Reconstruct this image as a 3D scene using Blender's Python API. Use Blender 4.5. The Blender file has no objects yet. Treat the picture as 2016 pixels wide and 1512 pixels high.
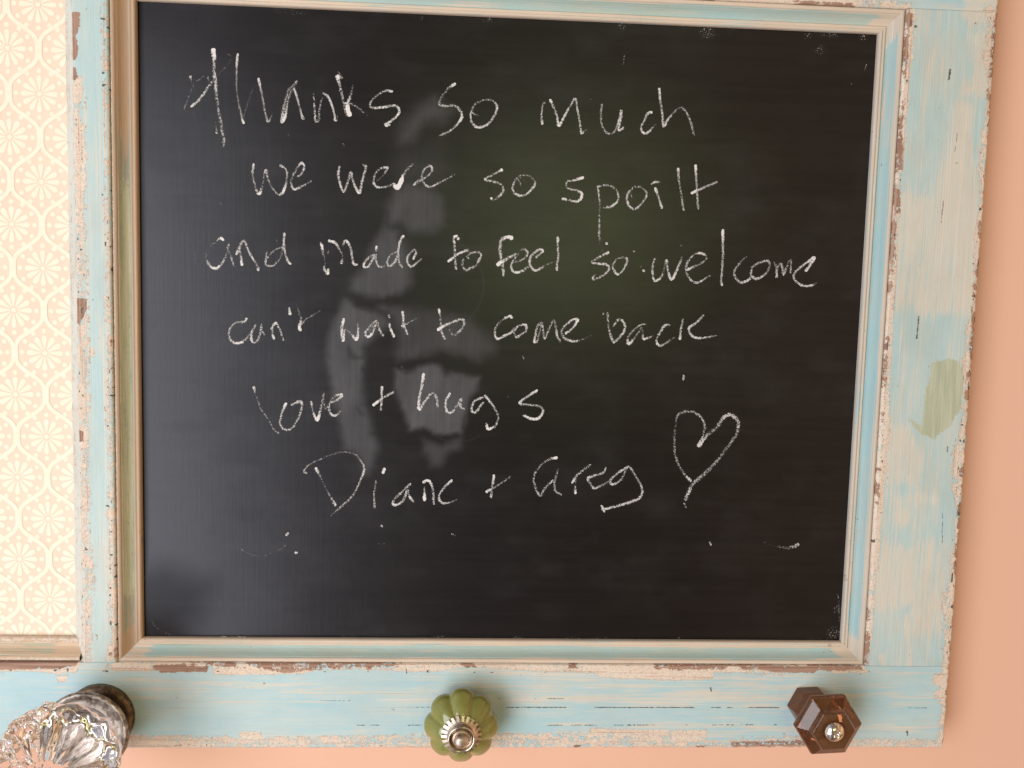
import bpy, bmesh, math
import numpy as np
from mathutils import Matrix, Vector

# ------------------------------------------------------------------ camera
scene = bpy.context.scene
COL = scene.collection
FPX, CX, CY = 1689.0, 1008.0, 756.0            # calibrated on the board's four corners
def _rot(ax, ay, az):
    X = np.array([[1, 0, 0], [0, math.cos(ax), -math.sin(ax)], [0, math.sin(ax), math.cos(ax)]])
    Y = np.array([[math.cos(ay), 0, math.sin(ay)], [0, 1, 0], [-math.sin(ay), 0, math.cos(ay)]])
    Z = np.array([[math.cos(az), -math.sin(az), 0], [math.sin(az), math.cos(az), 0], [0, 0, 1]])
    return Z @ Y @ X
RCV = _rot(*[math.radians(a) for a in (4.99719956, -3.08164942, 1.2631542)])
CCV = np.array([0.17741104, 0.15643143, -0.47838699])      # x right, y down, z into the wall; origin = board corner
def cv2w(v):
    v = np.asarray(v, float)
    return np.stack([v[..., 0], v[..., 2], -v[..., 1]], -1)
cam = bpy.data.cameras.new('camera')
cam.sensor_width = 36.0
cam.lens = FPX / 2016.0 * 36.0
cam.clip_start, cam.clip_end = 0.01, 50.0
cam_ob = bpy.data.objects.new('camera', cam)
COL.objects.link(cam_ob)
r_, d_, f_ = cv2w(RCV[0]), cv2w(RCV[1]), cv2w(RCV[2])
p_ = cv2w(CCV)
cam_ob.matrix_world = Matrix(((r_[0], -d_[0], -f_[0], p_[0]), (r_[1], -d_[1], -f_[1], p_[1]),
                              (r_[2], -d_[2], -f_[2], p_[2]), (0, 0, 0, 1)))
scene.camera = cam_ob

# ------------------------------------------------------------------ light
scene.view_settings.view_transform = 'Standard'
scene.view_settings.look = 'None'
scene.view_settings.exposure = 0.05
scene.view_settings.gamma = 1.0
scene.view_settings.use_curve_mapping = False
scene.cycles.use_denoising = True
scene.cycles.max_bounces = 14
scene.cycles.transmission_bounces = 12
scene.cycles.transparent_max_bounces = 16

world = bpy.data.worlds.new('World')
scene.world = world
world.use_nodes = True
wn, wl = world.node_tree.nodes, world.node_tree.links
bg = wn['Background']
tc = wn.new('ShaderNodeTexCoord')
sx = wn.new('ShaderNodeSeparateXYZ')
wl.new(tc.outputs['Generated'], sx.inputs[0])
mr = wn.new('ShaderNodeMapRange'); mr.inputs[1].default_value = -1; mr.inputs[2].default_value = 1
wl.new(sx.outputs[0], mr.inputs[0])
cr = wn.new('ShaderNodeValToRGB')
cr.color_ramp.elements[0].color = (0.66, 0.66, 0.72, 1)      # room side with the window
cr.color_ramp.elements[1].color = (1.05, 0.64, 0.37, 1)      # warm room to the right
e = cr.color_ramp.elements.new(0.5); e.color = (0.20, 0.155, 0.125, 1)
e = cr.color_ramp.elements.new(0.28); e.color = (0.44, 0.40, 0.46, 1)
wl.new(mr.outputs[0], cr.inputs[0])
nt = wn.new('ShaderNodeTexNoise'); nt.inputs['Scale'].default_value = 2.6; nt.inputs['Detail'].default_value = 2
wl.new(tc.outputs['Generated'], nt.inputs['Vector'])
nr = wn.new('ShaderNodeMapRange'); nr.inputs[1].default_value = .40; nr.inputs[2].default_value = .60; nr.inputs[3].default_value = .35; nr.inputs[4].default_value = 1.5
wl.new(nt.outputs['Fac'], nr.inputs[0])
vm = wn.new('ShaderNodeVectorMath'); vm.operation = 'SCALE'
wl.new(cr.outputs[0], vm.inputs[0]); wl.new(nr.outputs[0], vm.inputs['Scale'])
wl.new(vm.outputs[0], bg.inputs[0])
bg.inputs[1].default_value = 0.88

def area(name, loc, target, sx_, sy_, watts, color):
    l = bpy.data.lights.new(name, 'AREA'); l.shape = 'RECTANGLE'; l.size, l.size_y = sx_, sy_
    l.energy = watts; l.color = color
    o = bpy.data.objects.new(name, l); COL.objects.link(o)
    o.location = loc
    o.rotation_euler = (Vector(target) - Vector(loc)).to_track_quat('-Z', 'Y').to_euler()
    return o
area('window_light', (-0.80, -1.35, -0.50), (0.15, 0, -0.2), 0.95, 1.75, 30, (0.94, 0.95, 1.0))
area('garden_light', (0.38, -1.5, 0.03), (0.2, 0, -0.15), 0.40, 0.28, 1.75, (0.84, 1.0, 0.40))

# ------------------------------------------------------------------ helpers
BW, BH = 0.400, 0.3452            # chalkboard opening
FACE = -0.009                     # front of the frame (y)
WALL_Y = 0.012
MD = 0.0115                       # width of the moulding
OUT_R, OUT_B = 0.4628, -0.4065    # outer right and lower edge of the frame
ROOT = np.array([0.10, WALL_Y, OUT_B])

def P(px, py, y):
    """photo pixel (2016 wide) -> point on the plane at depth y"""
    px = np.asarray(px, float); py = np.asarray(py, float)
    d = np.stack([(px - CX) / FPX, (py - CY) / FPX, np.ones_like(px)], -1) @ RCV
    t = (y - CCV[2]) / d[..., 2]
    return cv2w(CCV + d * t[..., None])
def pix(v):
    """world points -> photo pixels"""
    v = np.asarray(v, float)
    c = np.stack([v[..., 0], -v[..., 2], v[..., 1]], -1)
    q = (c - CCV) @ RCV.T
    return FPX * q[..., 0] / q[..., 2] + CX, FPX * q[..., 1] / q[..., 2] + CY

def vnoise(x, y, seed=0):
    """smooth value noise 0..1"""
    xi = np.floor(x).astype(np.int64); yi = np.floor(y).astype(np.int64)
    fx = x - xi; fy = y - yi
    fx = fx * fx * (3 - 2 * fx); fy = fy * fy * (3 - 2 * fy)
    def h(a, b):
        n = (a * 374761393 + b * 668265263 + seed * 974711) & 0xffffffff
        n = ((n ^ (n >> 13)) * 1274126177) & 0xffffffff
        n = (n ^ (n >> 16)) & 0xffff
        return n / 65535.0
    return (h(xi, yi) * (1 - fx) + h(xi + 1, yi) * fx) * (1 - fy) + (h(xi, yi + 1) * (1 - fx) + h(xi + 1, yi + 1) * fx) * fy
def fbm(x, y, seed=0, o=4):
    s = 0; a = .5; t = 0
    for k in range(o):
        s = s + a * vnoise(x * 2 ** k, y * 2 ** k, seed + k * 17); t += a; a *= .55
    return s / t
def sstep(a, b, x):
    t = np.clip((x - a) / (b - a), 0, 1); return t * t * (3 - 2 * t)
def poly_mask(px, py, poly, soft):
    """1 inside the polygon, soft edge in pixels"""
    pts = np.array(poly, float)
    out = np.zeros(px.shape)
    m = soft * 2
    sel = (px > pts[:, 0].min() - m) & (px < pts[:, 0].max() + m) & (py > pts[:, 1].min() - m) & (py < pts[:, 1].max() + m)
    x = px[sel]; y = py[sel]
    if not len(x): return out
    ins = np.zeros(x.shape, bool); dist = np.full(x.shape, 1e9)
    n = len(pts)
    for i in range(n):
        a = pts[i]; b = pts[(i + 1) % n]; ab = b - a
        t = np.clip(((x - a[0]) * ab[0] + (y - a[1]) * ab[1]) / (ab @ ab + 1e-9), 0, 1)
        dist = np.minimum(dist, np.hypot(x - a[0] - t * ab[0], y - a[1] - t * ab[1]))
        c = (a[1] > y) != (b[1] > y)
        with np.errstate(divide='ignore', invalid='ignore'):
            xi = (b[0] - a[0]) * (y - a[1]) / (b[1] - a[1] if b[1] != a[1] else 1e-9) + a[0]
        ins ^= c & (x < xi)
    sd = np.where(ins, dist, -dist)
    out[sel] = sstep(-soft, soft, sd)
    return out
def rect(x0, y0, x1, y1): return [(x0, y0), (x1, y0), (x1, y1), (x0, y1)]

def mesh_obj(name, verts, faces, mat, parent=None, smooth=True, attrs=None, origin=None):
    """one mesh object; world-space verts, stored relative to the root of its thing"""
    org = ROOT if origin is None else np.asarray(origin, float)
    me = bpy.data.meshes.new(name)
    v = np.asarray(verts, float) - org
    me.from_pydata(v.tolist(), [], [tuple(int(i) for i in f) for f in faces])
    for k, a in (attrs or {}).items():
        at = me.attributes.new(k, 'FLOAT', 'POINT'); at.data.foreach_set('value', np.ascontiguousarray(a, dtype=np.float32))
    me.polygons.foreach_set('use_smooth', np.full(len(me.polygons), bool(smooth)))
    for m in (mat if isinstance(mat, (list, tuple)) else [mat]): me.materials.append(m)
    me.update()
    o = bpy.data.objects.new(name, me); COL.objects.link(o)
    if parent is not None: o.parent = parent
    else: o.location = org
    return o
def grid_faces(nu, nv, closed_u=False):
    f = []
    U = nu if closed_u else nu - 1
    i, j = np.meshgrid(np.arange(U), np.arange(nv - 1), indexing='ij')
    i2 = (i + 1) % nu
    return np.stack([i * nv + j, i2 * nv + j, i2 * nv + j + 1, i * nv + j + 1], -1).reshape(-1, 4)

# ------------------------------------------------------------------ node helper
class G:
    def __init__(s, name):
        s.m = bpy.data.materials.new(name); s.m.use_nodes = True
        s.t = s.m.node_tree; s.n = s.t.nodes; s.b = s.n['Principled BSDF']; s.out = s.n['Material Output']
    def new(s, t, **k):
        x = s.n.new(t)
        for a, b in k.items(): setattr(x, a, b)
        return x
    def put(s, sock, v):
        if isinstance(v, bpy.types.NodeSocket): s.t.links.new(v, sock)
        else: sock.default_value = v
    def attr(s, n):
        x = s.new('ShaderNodeAttribute', attribute_name=n); return x.outputs['Fac']
    def obj(s):
        return s.new('ShaderNodeTexCoord').outputs['Object']
    def noise(s, scale=(1, 1, 1), detail=4, rough=.55, loc=(0, 0, 0), dist=0):
        mp = s.new('ShaderNodeMapping'); mp.inputs['Scale'].default_value = scale; mp.inputs['Location'].default_value = loc
        s.t.links.new(s.obj(), mp.inputs[0])
        x = s.new('ShaderNodeTexNoise'); x.inputs['Scale'].default_value = 1; x.inputs['Detail'].default_value = detail
        x.inputs['Roughness'].default_value = rough; x.inputs['Distortion'].default_value = dist
        s.t.links.new(mp.outputs[0], x.inputs['Vector'])
        return x.outputs['Fac']
    def math(s, op, a, b=0.0, c=None, clamp=False):
        x = s.new('ShaderNodeMath', operation=op, use_clamp=clamp)
        s.put(x.inputs[0], a); s.put(x.inputs[1], b)
        if c is not None: s.put(x.inputs[2], c)
        return x.outputs[0]
    def step(s, a, b, v, lo=0.0, hi=1.0):
        x = s.new('ShaderNodeMapRange', interpolation_type='SMOOTHSTEP')
        s.put(x.inputs[0], v); x.inputs[1].default_value = a; x.inputs[2].default_value = b
        x.inputs[3].default_value = lo; x.inputs[4].default_value = hi
        return x.outputs[0]
    def mix(s, f, a, b):
        x = s.new('ShaderNodeMix', data_type='RGBA')
        s.put(x.inputs[0], f)
        s.put(x.inputs[6], a if isinstance(a, bpy.types.NodeSocket) else (*a, 1))
        s.put(x.inputs[7], b if isinstance(b, bpy.types.NodeSocket) else (*b, 1))
        return x.outputs[2]
    def bump(s, h, strength=.5, dist=.0005):
        x = s.new('ShaderNodeBump'); x.inputs['Strength'].default_value = strength; x.inputs['Distance'].default_value = dist
        s.put(x.inputs['Height'], h); s.t.links.new(x.outputs[0], s.b.inputs['Normal'])
    def set(s, **k):
        for a, v in k.items():
            nm = {'col': 'Base Color', 'rough': 'Roughness', 'metal': 'Metallic', 'spec': 'Specular IOR Level',
                  'trans': 'Transmission Weight', 'ior': 'IOR', 'alpha': 'Alpha', 'coat': 'Coat Weight', 'sss': 'Subsurface Weight'}[a]
            if nm == 'Base Color' and not isinstance(v, bpy.types.NodeSocket): v = (*v, 1)
            s.put(s.b.inputs[nm], v)
        return s

# ------------------------------------------------------------------ materials
BLUE = (0.42, 0.58, 0.59); BLUE2 = (0.53, 0.61, 0.57); CREAM = (0.66, 0.60, 0.50); PINK = (0.70, 0.52, 0.41)
def paint(name, axis, BLUE=BLUE, BLUE2=BLUE2, CREAM=CREAM, keep=.78, grime=.2):
    """old brushed paint: blue over cream over pink primer over brown wood"""
    g = G(name)
    st = (900, 900, 16) if axis == 'z' else (16, 900, 900)
    st2 = (420, 420, 30) if axis == 'z' else (30, 420, 420)
    S = g.noise(st, 3, .6); S2 = g.noise(st2, 4, .65, (3, 7, 5))
    F = g.noise((750, 750, 750), 5, .65, (1, 2, 3), .6); M = g.noise((70, 70, 16) if axis == 'z' else (16, 70, 70), 4, .65, (9, 1, 4)); Q = g.noise((260, 260, 260), 3, .6, (8, 8, 2), .8)
    K = g.noise((1500, 1500, 1500), 3, .6, (4, 4, 9))
    c0 = lambda n, k: g.math('MULTIPLY', g.math('SUBTRACT', n, .5), k)
    blue = g.mix(g.step(.32, .68, M), BLUE, BLUE2)
    blue = g.mix(g.step(.5, .75, S2, 0, .35), blue, CREAM)
    cv = g.math('ADD', g.math('ADD', g.attr('cream'), c0(S, 2.0)), c0(S2, 1.3))
    cf = g.step(.36, .66, cv, 0, keep)
    S3 = g.noise((1250, 1250, 11) if axis == 'z' else (11, 1250, 1250), 2, .5, (5, 1, 3))
    thin = g.math('MULTIPLY', g.step(.555, .60, S3), g.step(.40, .60, g.math('ADD', g.attr('cream'), c0(M, 1.2))))
    blue = g.mix(g.math('MULTIPLY', thin, .75), blue, (0.72, 0.66, 0.57))
    col = g.mix(cf, blue, CREAM)
    low = g.math('MULTIPLY', g.step(.60, .645, g.noise((1250, 1250, 11) if axis == 'z' else (11, 1250, 1250), 2, .5, (2, 8, 6))), g.step(.45, .65, M))
    col = g.mix(g.math('MULTIPLY', low, .30), col, (0.33, 0.36, 0.34))
    gr = g.noise((38, 38, 22) if axis == 'z' else (22, 38, 38), 5, .65, (6, 2, 8), .4)
    col = g.mix(g.step(.44, .70, gr, 0, grime), col, (0.40, 0.38, 0.31))
    of = g.step(.42, .56, g.math('ADD', g.math('ADD', g.attr('olive'), c0(F, 1.0)), c0(S2, .8)), 0, .85)
    olive = g.mix(g.step(.35, .65, S2), (0.40, 0.42, 0.27), (0.50, 0.51, 0.36))
    col = g.mix(of, col, olive)
    # primer showing where the top coats chipped off
    pv = g.math('ADD', g.math('ADD', g.math('ADD', g.attr('prim'), c0(F, 1.2)), c0(Q, 1.3)), c0(S, .7))
    pf = g.step(.47, .53, pv)
    pcol = g.mix(g.step(.38, .60, g.math('ADD', g.math('MULTIPLY', S2, .5), g.math('MULTIPLY', F, .5))), (0.75, 0.67, 0.56), (0.74, 0.58, 0.46))
    pcol = g.mix(g.step(.55, .66, S, 0, .6), pcol, (0.45, 0.29, 0.21))
    pcol = g.mix(g.step(.57, .66, K, 0, .5), pcol, (0.22, 0.15, 0.11))
    lines = g.math('MULTIPLY', g.step(.030, .010, g.math('ABSOLUTE', g.math('SUBTRACT', g.noise((520, 520, 520), 2, .5, (2, 9, 6), 1.2), .5))), g.step(.42, .56, Q))
    pcol = g.mix(g.math('MULTIPLY', lines, .42), pcol, (0.25, 0.165, 0.12))
    col = g.mix(pf, col, pcol)
    rim = g.math('SUBTRACT', 1.0, g.math('MULTIPLY', g.math('ABSOLUTE', g.math('SUBTRACT', pv, .48)), 22), clamp=True)
    rim = g.math('MULTIPLY', rim, g.step(.44, .62, K))
    col = g.mix(g.math('MULTIPLY', rim, .75), col, (0.20, 0.15, 0.12))
    wv = g.math('ADD', g.math('ADD', g.math('ADD', g.attr('wood'), c0(F, 1.2)), c0(Q, 1.5)), c0(S, .8))
    wf = g.step(.48, .53, wv)
    wcol = g.mix(g.step(.35, .65, S), (0.25, 0.135, 0.09), (0.42, 0.26, 0.185))
    col = g.mix(wf, col, wcol)
    df = g.step(.48, .53, g.math('ADD', g.attr('dark'), c0(K, 1.2)))
    col = g.mix(g.math('MULTIPLY', df, .9), col, (0.055, 0.045, 0.04))
    h = g.math('MULTIPLY_ADD', pf, -.8, g.math('MULTIPLY', S, .55))
    h = g.math('MULTIPLY_ADD', wf, -.5, h); h = g.math('MULTIPLY_ADD', df, -.9, h)
    h = g.math('MULTIPLY_ADD', F, .35, h)
    g.bump(h, .55, .0006)
    g.set(col=col, rough=g.math('MULTIPLY_ADD', pf, .2, .5), spec=.35)
    return g.m
PAINT_Z = paint('distressed_paint_vertical', 'z'); PAINT_X = paint('distressed_paint_horizontal', 'x', (0.39, 0.58, 0.62), (0.49, 0.61, 0.605), grime=.12)
TAN = (0.68, 0.55, 0.43)
MOULD_Z = paint('moulding_paint_vertical', 'z', (0.29, 0.45, 0.47), (0.35, 0.47, 0.45), (0.57, 0.47, 0.37), .95)
MOULD_X = paint('moulding_paint_horizontal', 'x', (0.38, 0.53, 0.52), (0.42, 0.52, 0.46), TAN, .95)  # blues made greener: warm light put into the colour
MOULD_TAN = paint('moulding_paint_tan_shaded', 'z', (0.30, 0.33, 0.27), (0.33, 0.35, 0.27), (0.47, 0.335, 0.225), .95)  # tan paint with its shade and warm bounce put into the colour
MOULD_TANX = paint('moulding_paint_tan_horizontal', 'x', (0.42, 0.40, 0.28), (0.46, 0.44, 0.32), (0.66, 0.48, 0.33), .95)

def chalkboard_mat():
    g = G('chalkboard_paint')
    V = g.noise((700, 700, 22), 4, .65); H = g.noise((10, 300, 300), 3, .6, (2, 3, 4)); M = g.noise((18, 18, 18), 4, .6)
    K = g.noise((1600, 1600, 1600), 2, .6)
    pale_mask = g.attr('pale_area')
    sv = g.math('MULTIPLY', pale_mask, g.step(.25, .72, V, .80, 1.10))
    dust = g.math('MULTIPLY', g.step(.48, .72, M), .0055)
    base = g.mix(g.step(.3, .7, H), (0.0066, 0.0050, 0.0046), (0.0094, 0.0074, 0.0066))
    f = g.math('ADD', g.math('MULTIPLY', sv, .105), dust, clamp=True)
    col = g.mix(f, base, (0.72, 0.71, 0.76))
    wet = g.attr('matte')
    sp = g.math('MULTIPLY', g.step(.60, .66, K), g.attr('specks'))
    col = g.mix(g.math('MULTIPLY', sp, .8), col, (0.7, 0.68, 0.66))
    g.set(col=col, rough=g.math('MULTIPLY_ADD', pale_mask, .12, g.math('MULTIPLY_ADD', M, .10, .25)), spec=g.math('MULTIPLY_ADD', wet, -.26, .37))
    g.b.inputs['Specular Tint'].default_value = (0.90, 0.92, 1.0, 1)
    g.bump(g.math('ADD', g.math('MULTIPLY', V, .6), g.math('MULTIPLY', H, .5)), .10, .0004)
    return g.m
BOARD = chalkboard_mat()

def chalk_mat():
    g = G('white_chalk')
    N = g.noise((950, 950, 950), 3, .7); N2 = g.noise((2100, 2100, 2100), 2, .6, (5, 6, 7))
    n = g.math('ADD', g.math('MULTIPLY', g.math('SUBTRACT', N, .5), 1.35), g.math('MULTIPLY', g.math('SUBTRACT', N2, .5), 2.3))
    n = g.math('ADD', n, .5)
    p = g.attr('press'); v = g.attr('across')
    edge = g.math('MULTIPLY', g.math('POWER', g.math('ABSOLUTE', v), 2.5), .55)
    val = g.math('SUBTRACT', g.math('SUBTRACT', g.math('MULTIPLY_ADD', p, .88, -.04), edge), n)
    a = g.math('MULTIPLY', g.step(-.28, .30, val), g.step(.2, 1.15, p, .46, 1.0))
    g.set(col=g.mix(g.step(-.2, .5, val), (0.33, 0.32, 0.315), (0.72, 0.70, 0.685)), rough=.95, spec=.1, alpha=a)
    return g.m
CHALK = chalk_mat()

def wallpaper_mats():
    g = G('wallpaper_ground')
    M = g.noise((14, 14, 14), 3, .6); K = g.noise((500, 500, 500), 3, .6)
    g.set(col=g.mix(g.step(.35, .65, M), (0.82, 0.645, 0.51), (0.84, 0.67, 0.53)), rough=.7, spec=.25)
    g.bump(K, .1, .0002)
    h = G('wallpaper_print')
    K = h.noise((300, 300, 300), 3, .6)
    h.set(col=h.mix(h.step(.35, .65, K), (0.80, 0.775, 0.61), (0.83, 0.81, 0.66)), rough=.6, spec=.3)
    return g.m, h.m
WPG, WPP = wallpaper_mats()

def wall_mat():
    g = G('peach_wall_paint')
    M = g.noise((3, 3, 3), 3, .5); K = g.noise((260, 260, 260), 4, .6)
    g.set(col=g.mix(g.step(.3, .7, M), (0.78, 0.47, 0.335), (0.80, 0.49, 0.355)), rough=.75, spec=.25)
    g.bump(K, .12, .0006)
    return g.m

def metal(name, col, rough, dirt=None):
    g = G(name)
    N = g.noise((300, 300, 300), 4, .65)
    c = g.mix(g.step(.42, .62, N), col, dirt or tuple(x * .7 for x in col))
    g.set(col=c, metal=1.0, rough=g.math('MULTIPLY_ADD', N, .2, rough - .1))
    return g.m
CHROME = metal('polished_nickel', (0.80, 0.74, 0.66), .14)
BRASSY = metal('warm_nickel', (0.66, 0.55, 0.44), .38)
PEWTER = metal('tarnished_pewter', (0.42, 0.38, 0.33), .42, (0.16, 0.13, 0.11))
DARKMET = metal('dark_bronze', (0.22, 0.16, 0.10), .5, (0.10, 0.07, 0.05))

# ------------------------------------------------------------------ wall
wv = [(-1.2, WALL_Y, -1.2), (1.4, WALL_Y, -1.2), (1.4, WALL_Y, 0.9), (-1.2, WALL_Y, 0.9)]
wall = mesh_obj('wall', wv, [(0, 1, 2, 3)], wall_mat(), None, False, origin=(0, WALL_Y, 0))
wall['kind'] = 'structure'

# ------------------------------------------------------------------ the framed board
frame = bpy.data.objects.new('chalkboard_frame', None); COL.objects.link(frame)
frame.location = ROOT; frame.empty_display_size = .05
frame['label'] = 'distressed pale blue wooden frame holding a chalkboard, patterned wallpaper panel and three knobs'
frame['category'] = 'message board'

STEP = 0.0005
LX0, LX1 = float(P(140, 0, FACE)[0]), -MD - .0003      # narrow stile between wallpaper and board
RX0 = BW + MD + .0003
BZ1 = -BH - MD - .0003
TZ0 = MD + .0003
TOPZ = TZ0 + 0.050
WPL = LX0 - 0.170                                       # wallpaper opening runs on to the left
WPB = float(P(75, 1250, -.0015)[2])                     # its lower edge

def slab(name, x0, x1, z0, z1, mat, axis, maskfn, seed, wob=(0, 0, 0, 0), worn=(1, 1, 1, 1)):
    """a board with its front tessellated, rounded worn edges and sides back to the wall"""
    xs = np.linspace(x0, x1, max(2, int((x1 - x0) / STEP)))
    zs = np.linspace(z0, z1, max(2, int((z1 - z0) / STEP)))
    # side columns / rows: first and last repeat at the back
    xs = np.concatenate([[x0], xs, [x1]]); zs = np.concatenate([[z0], zs, [z1]])
    X, Z = np.meshgrid(xs, zs, indexing='ij')
    X0, Z0 = X.copy(), Z.copy()
    Y = np.full(X.shape, FACE)
    dl, dr, db, dt = X - x0, x1 - X, Z - z0, z1 - Z
    rr = .0014
    for k, d in enumerate((dl, dr, db, dt)):
        Y += worn[k] * .0007 * np.clip(1 - d / rr, 0, 1) ** 2
    # rough, chipped outline
    nx = lambda s: (fbm(Z0 * 420, Z0 * 0 + s, seed + int(s)) - .5)
    nz = lambda s: (fbm(X0 * 420, X0 * 0 + s, seed + int(s)) - .5)
    X += wob[0] * nx(1) * np.clip(1 - dl / .002, 0, 1) - wob[1] * np.abs(nx(2)) * 2 * np.clip(1 - dr / .002, 0, 1)
    Z += wob[2] * np.abs(nz(3)) * 2 * np.clip(1 - db / .002, 0, 1) - wob[3] * nz(4) * np.clip(1 - dt / .002, 0, 1)
    Y += (fbm(X0 * 90, Z0 * 30, seed + 9) - .5) * .00025
    back = WALL_Y - .0002
    Y[0, :] = back; Y[-1, :] = back; Y[:, 0] = back; Y[:, -1] = back
    V = np.stack([X, Y, Z], -1)
    px, py = pix(np.stack([X0, np.full(X.shape, FACE), Z0], -1))
    at = maskfn(px, py, dl, dr, db, dt, X0, Z0)
    return mesh_obj(name, V.reshape(-1, 3), grid_faces(len(xs), len(zs)), mat, frame, True,
                    {k: a.reshape(-1) for k, a in at.items()})

def blank(px): return {k: np.zeros(px.shape) for k in ('cream', 'prim', 'wood', 'dark', 'olive')}
def addmax(a, m): np.maximum(a, m, out=a)
def line_mask(px, py, x0, y0, x1, y1, w):
    return poly_mask(px, py, [(x0 - w, y0 - w * .2), (x0 + w, y0 + w * .2), (x1 + w, y1 + w * .2), (x1 - w, y1 - w * .2)] if abs(y1 - y0) > abs(x1 - x0)
                     else [(x0, y0 - w), (x0, y0 + w), (x1, y1 + w), (x1, y1 - w)], w)

def specks(a, px, py, X, Z, where, dens, seed, sc=(700, 500)):
    n = vnoise(X * sc[0], Z * sc[1], seed)
    addmax(a, sstep(1 - dens - .05, 1 - dens + .05, n) * where)

# --- right-hand stile
def m_right(px, py, dl, dr, db, dt, X, Z):
    m = blank(px)
    n1 = fbm(X * 60, Z * 22, 11); n2 = fbm(X * 220, Z * 90, 12); n3 = fbm(X * 30, Z * 9, 13)
    # inner edge, peeled
    wl_ = .0042 + .0030 * (n3 - .5) * 3
    addmax(m['prim'], sstep(1.25, .6, dl / wl_) * (.35 + .55 * n1 + .1))
    addmax(m['wood'], sstep(.0034, .0012, dl) * sstep(.46, .62, fbm(X * 60, Z * 60, 15)) * .62)
    for r in (rect(1783, 26, 1797, 54), rect(1776, 96, 1790, 130), rect(1766, 270, 1778, 335), rect(1762, 370, 1773, 420)):
        addmax(m['wood'], poly_mask(px, py, r, 3) * .72)
    # outer edge, worn to primer with brown chips
    wr = .0058 + .0050 * (fbm(X * 5, Z * 34, 16) - .45) * 2.2
    addmax(m['prim'], sstep(1.3, .5, dr / np.maximum(wr, .0008)) * (.42 + .45 * n2))
    addmax(m['wood'], sstep(.0052, .0016, dr) * sstep(.46, .62, fbm(X * 60, Z * 75, 17)) * .62)
    specks(m['dark'], px, py, X, Z, sstep(.007, .002, dr), .13, 18, (800, 330))
    specks(m['dark'], px, py, X, Z, sstep(.006, .001, dl) * .9, .09, 19, (700, 300))
    # brushed-off streak areas
    for poly, s in (([(1870, -20), (1975, -20), (1968, 45), (1905, 40)], .62), ([(1925, 75), (1960, 60), (1950, 190), (1900, 180), (1925, 140)], .60),
                    ([(1880, 205), (1915, 210), (1930, 300), (1925, 620), (1800, 620), (1790, 560), (1840, 420), (1860, 300)], .55),
                    ([(1760, 380), (1850, 390), (1840, 600), (1755, 610)], .42),
                    ([(1752, 850), (1790, 840), (1820, 900), (1800, 960), (1745, 950)], .52),
                    ([(1745, 965), (1830, 970), (1840, 985), (1790, 1000), (1800, 1040), (1745, 1030)], .42),
                    ([(1730, 1070), (1800, 1080), (1800, 1190), (1715, 1195)], .50), ([(1800, 1060), (1880, 1060), (1860, 1250), (1790, 1250)], .35)):
        addmax(m['cream'], poly_mask(px, py, poly, 22) * s)
    m['cream'] += .24 + .34 * (fbm(X * 45, Z * 6, 20) - .5) + .10 * sstep(.35, .7, n3)
    addmax(m['cream'], poly_mask(px, py, [(1781, 1210), (1787, 1205), (1792, 1260), (1794, 1300), (1798, 1311), (1784, 1312), (1786, 1270), (1780, 1235)], 4) * .95)
    addmax(m['cream'], poly_mask(px, py, [(1728, 1290), (1745, 1280), (1742, 1322), (1735, 1325)], 5) * .8)
    # olive stain
    ol = [(640, 560), (700, 520), (870, 510), (930, 560), (975, 650), (960, 800), (930, 1000), (860, 1130), (760, 1210), (680, 1295), (600, 1270),
          (520, 1220), (440, 1130), (425, 1075), (480, 1100), (550, 1150), (575, 1000), (590, 800), (640, 650)]
    ol = [(1700 + a / 4.845, 600 + b / 4.845) for a, b in ol]
    o = poly_mask(px, py, ol, 11); addmax(m['olive'], o * .82); m['cream'] -= o * .5
    # cracks and nicks
    for a in ((1809, 622, 1805, 668, 1.7), (1857, 395, 1853, 440, 1.0), (1866, 878, 1865, 890, 1.2),
              (1856, 1010, 1855, 1070, .9), (1885, 260, 1880, 300, .9), (1786, 1393, 1825, 1393, 1.0), (1871, 134, 1868, 158, 2.6)):
        addmax(m['dark'], line_mask(px, py, *a) * .72)
    for x, y, r in ((1803, 52, 4.2), (1940, 55, 2.0)):
        addmax(m['dark'], sstep(r * 1.3, r * .6, np.hypot(px - x, py - y)) * .62)
    addmax(m['dark'], sstep(9, 3, np.hypot((px - 1923) * .7, (py - 46) * 1.4)) * .42)
    m['cream'] -= .10 * sstep(.55, .2, fbm(X * 18, Z * 14, 23))
    return m
slab('frame_stile', RX0, OUT_R, BZ1 + .00008, TZ0 - .00008, PAINT_Z, 'z', m_right, 100, (0, .0016, 0, 0), (1, 1, .1, .1))

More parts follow.
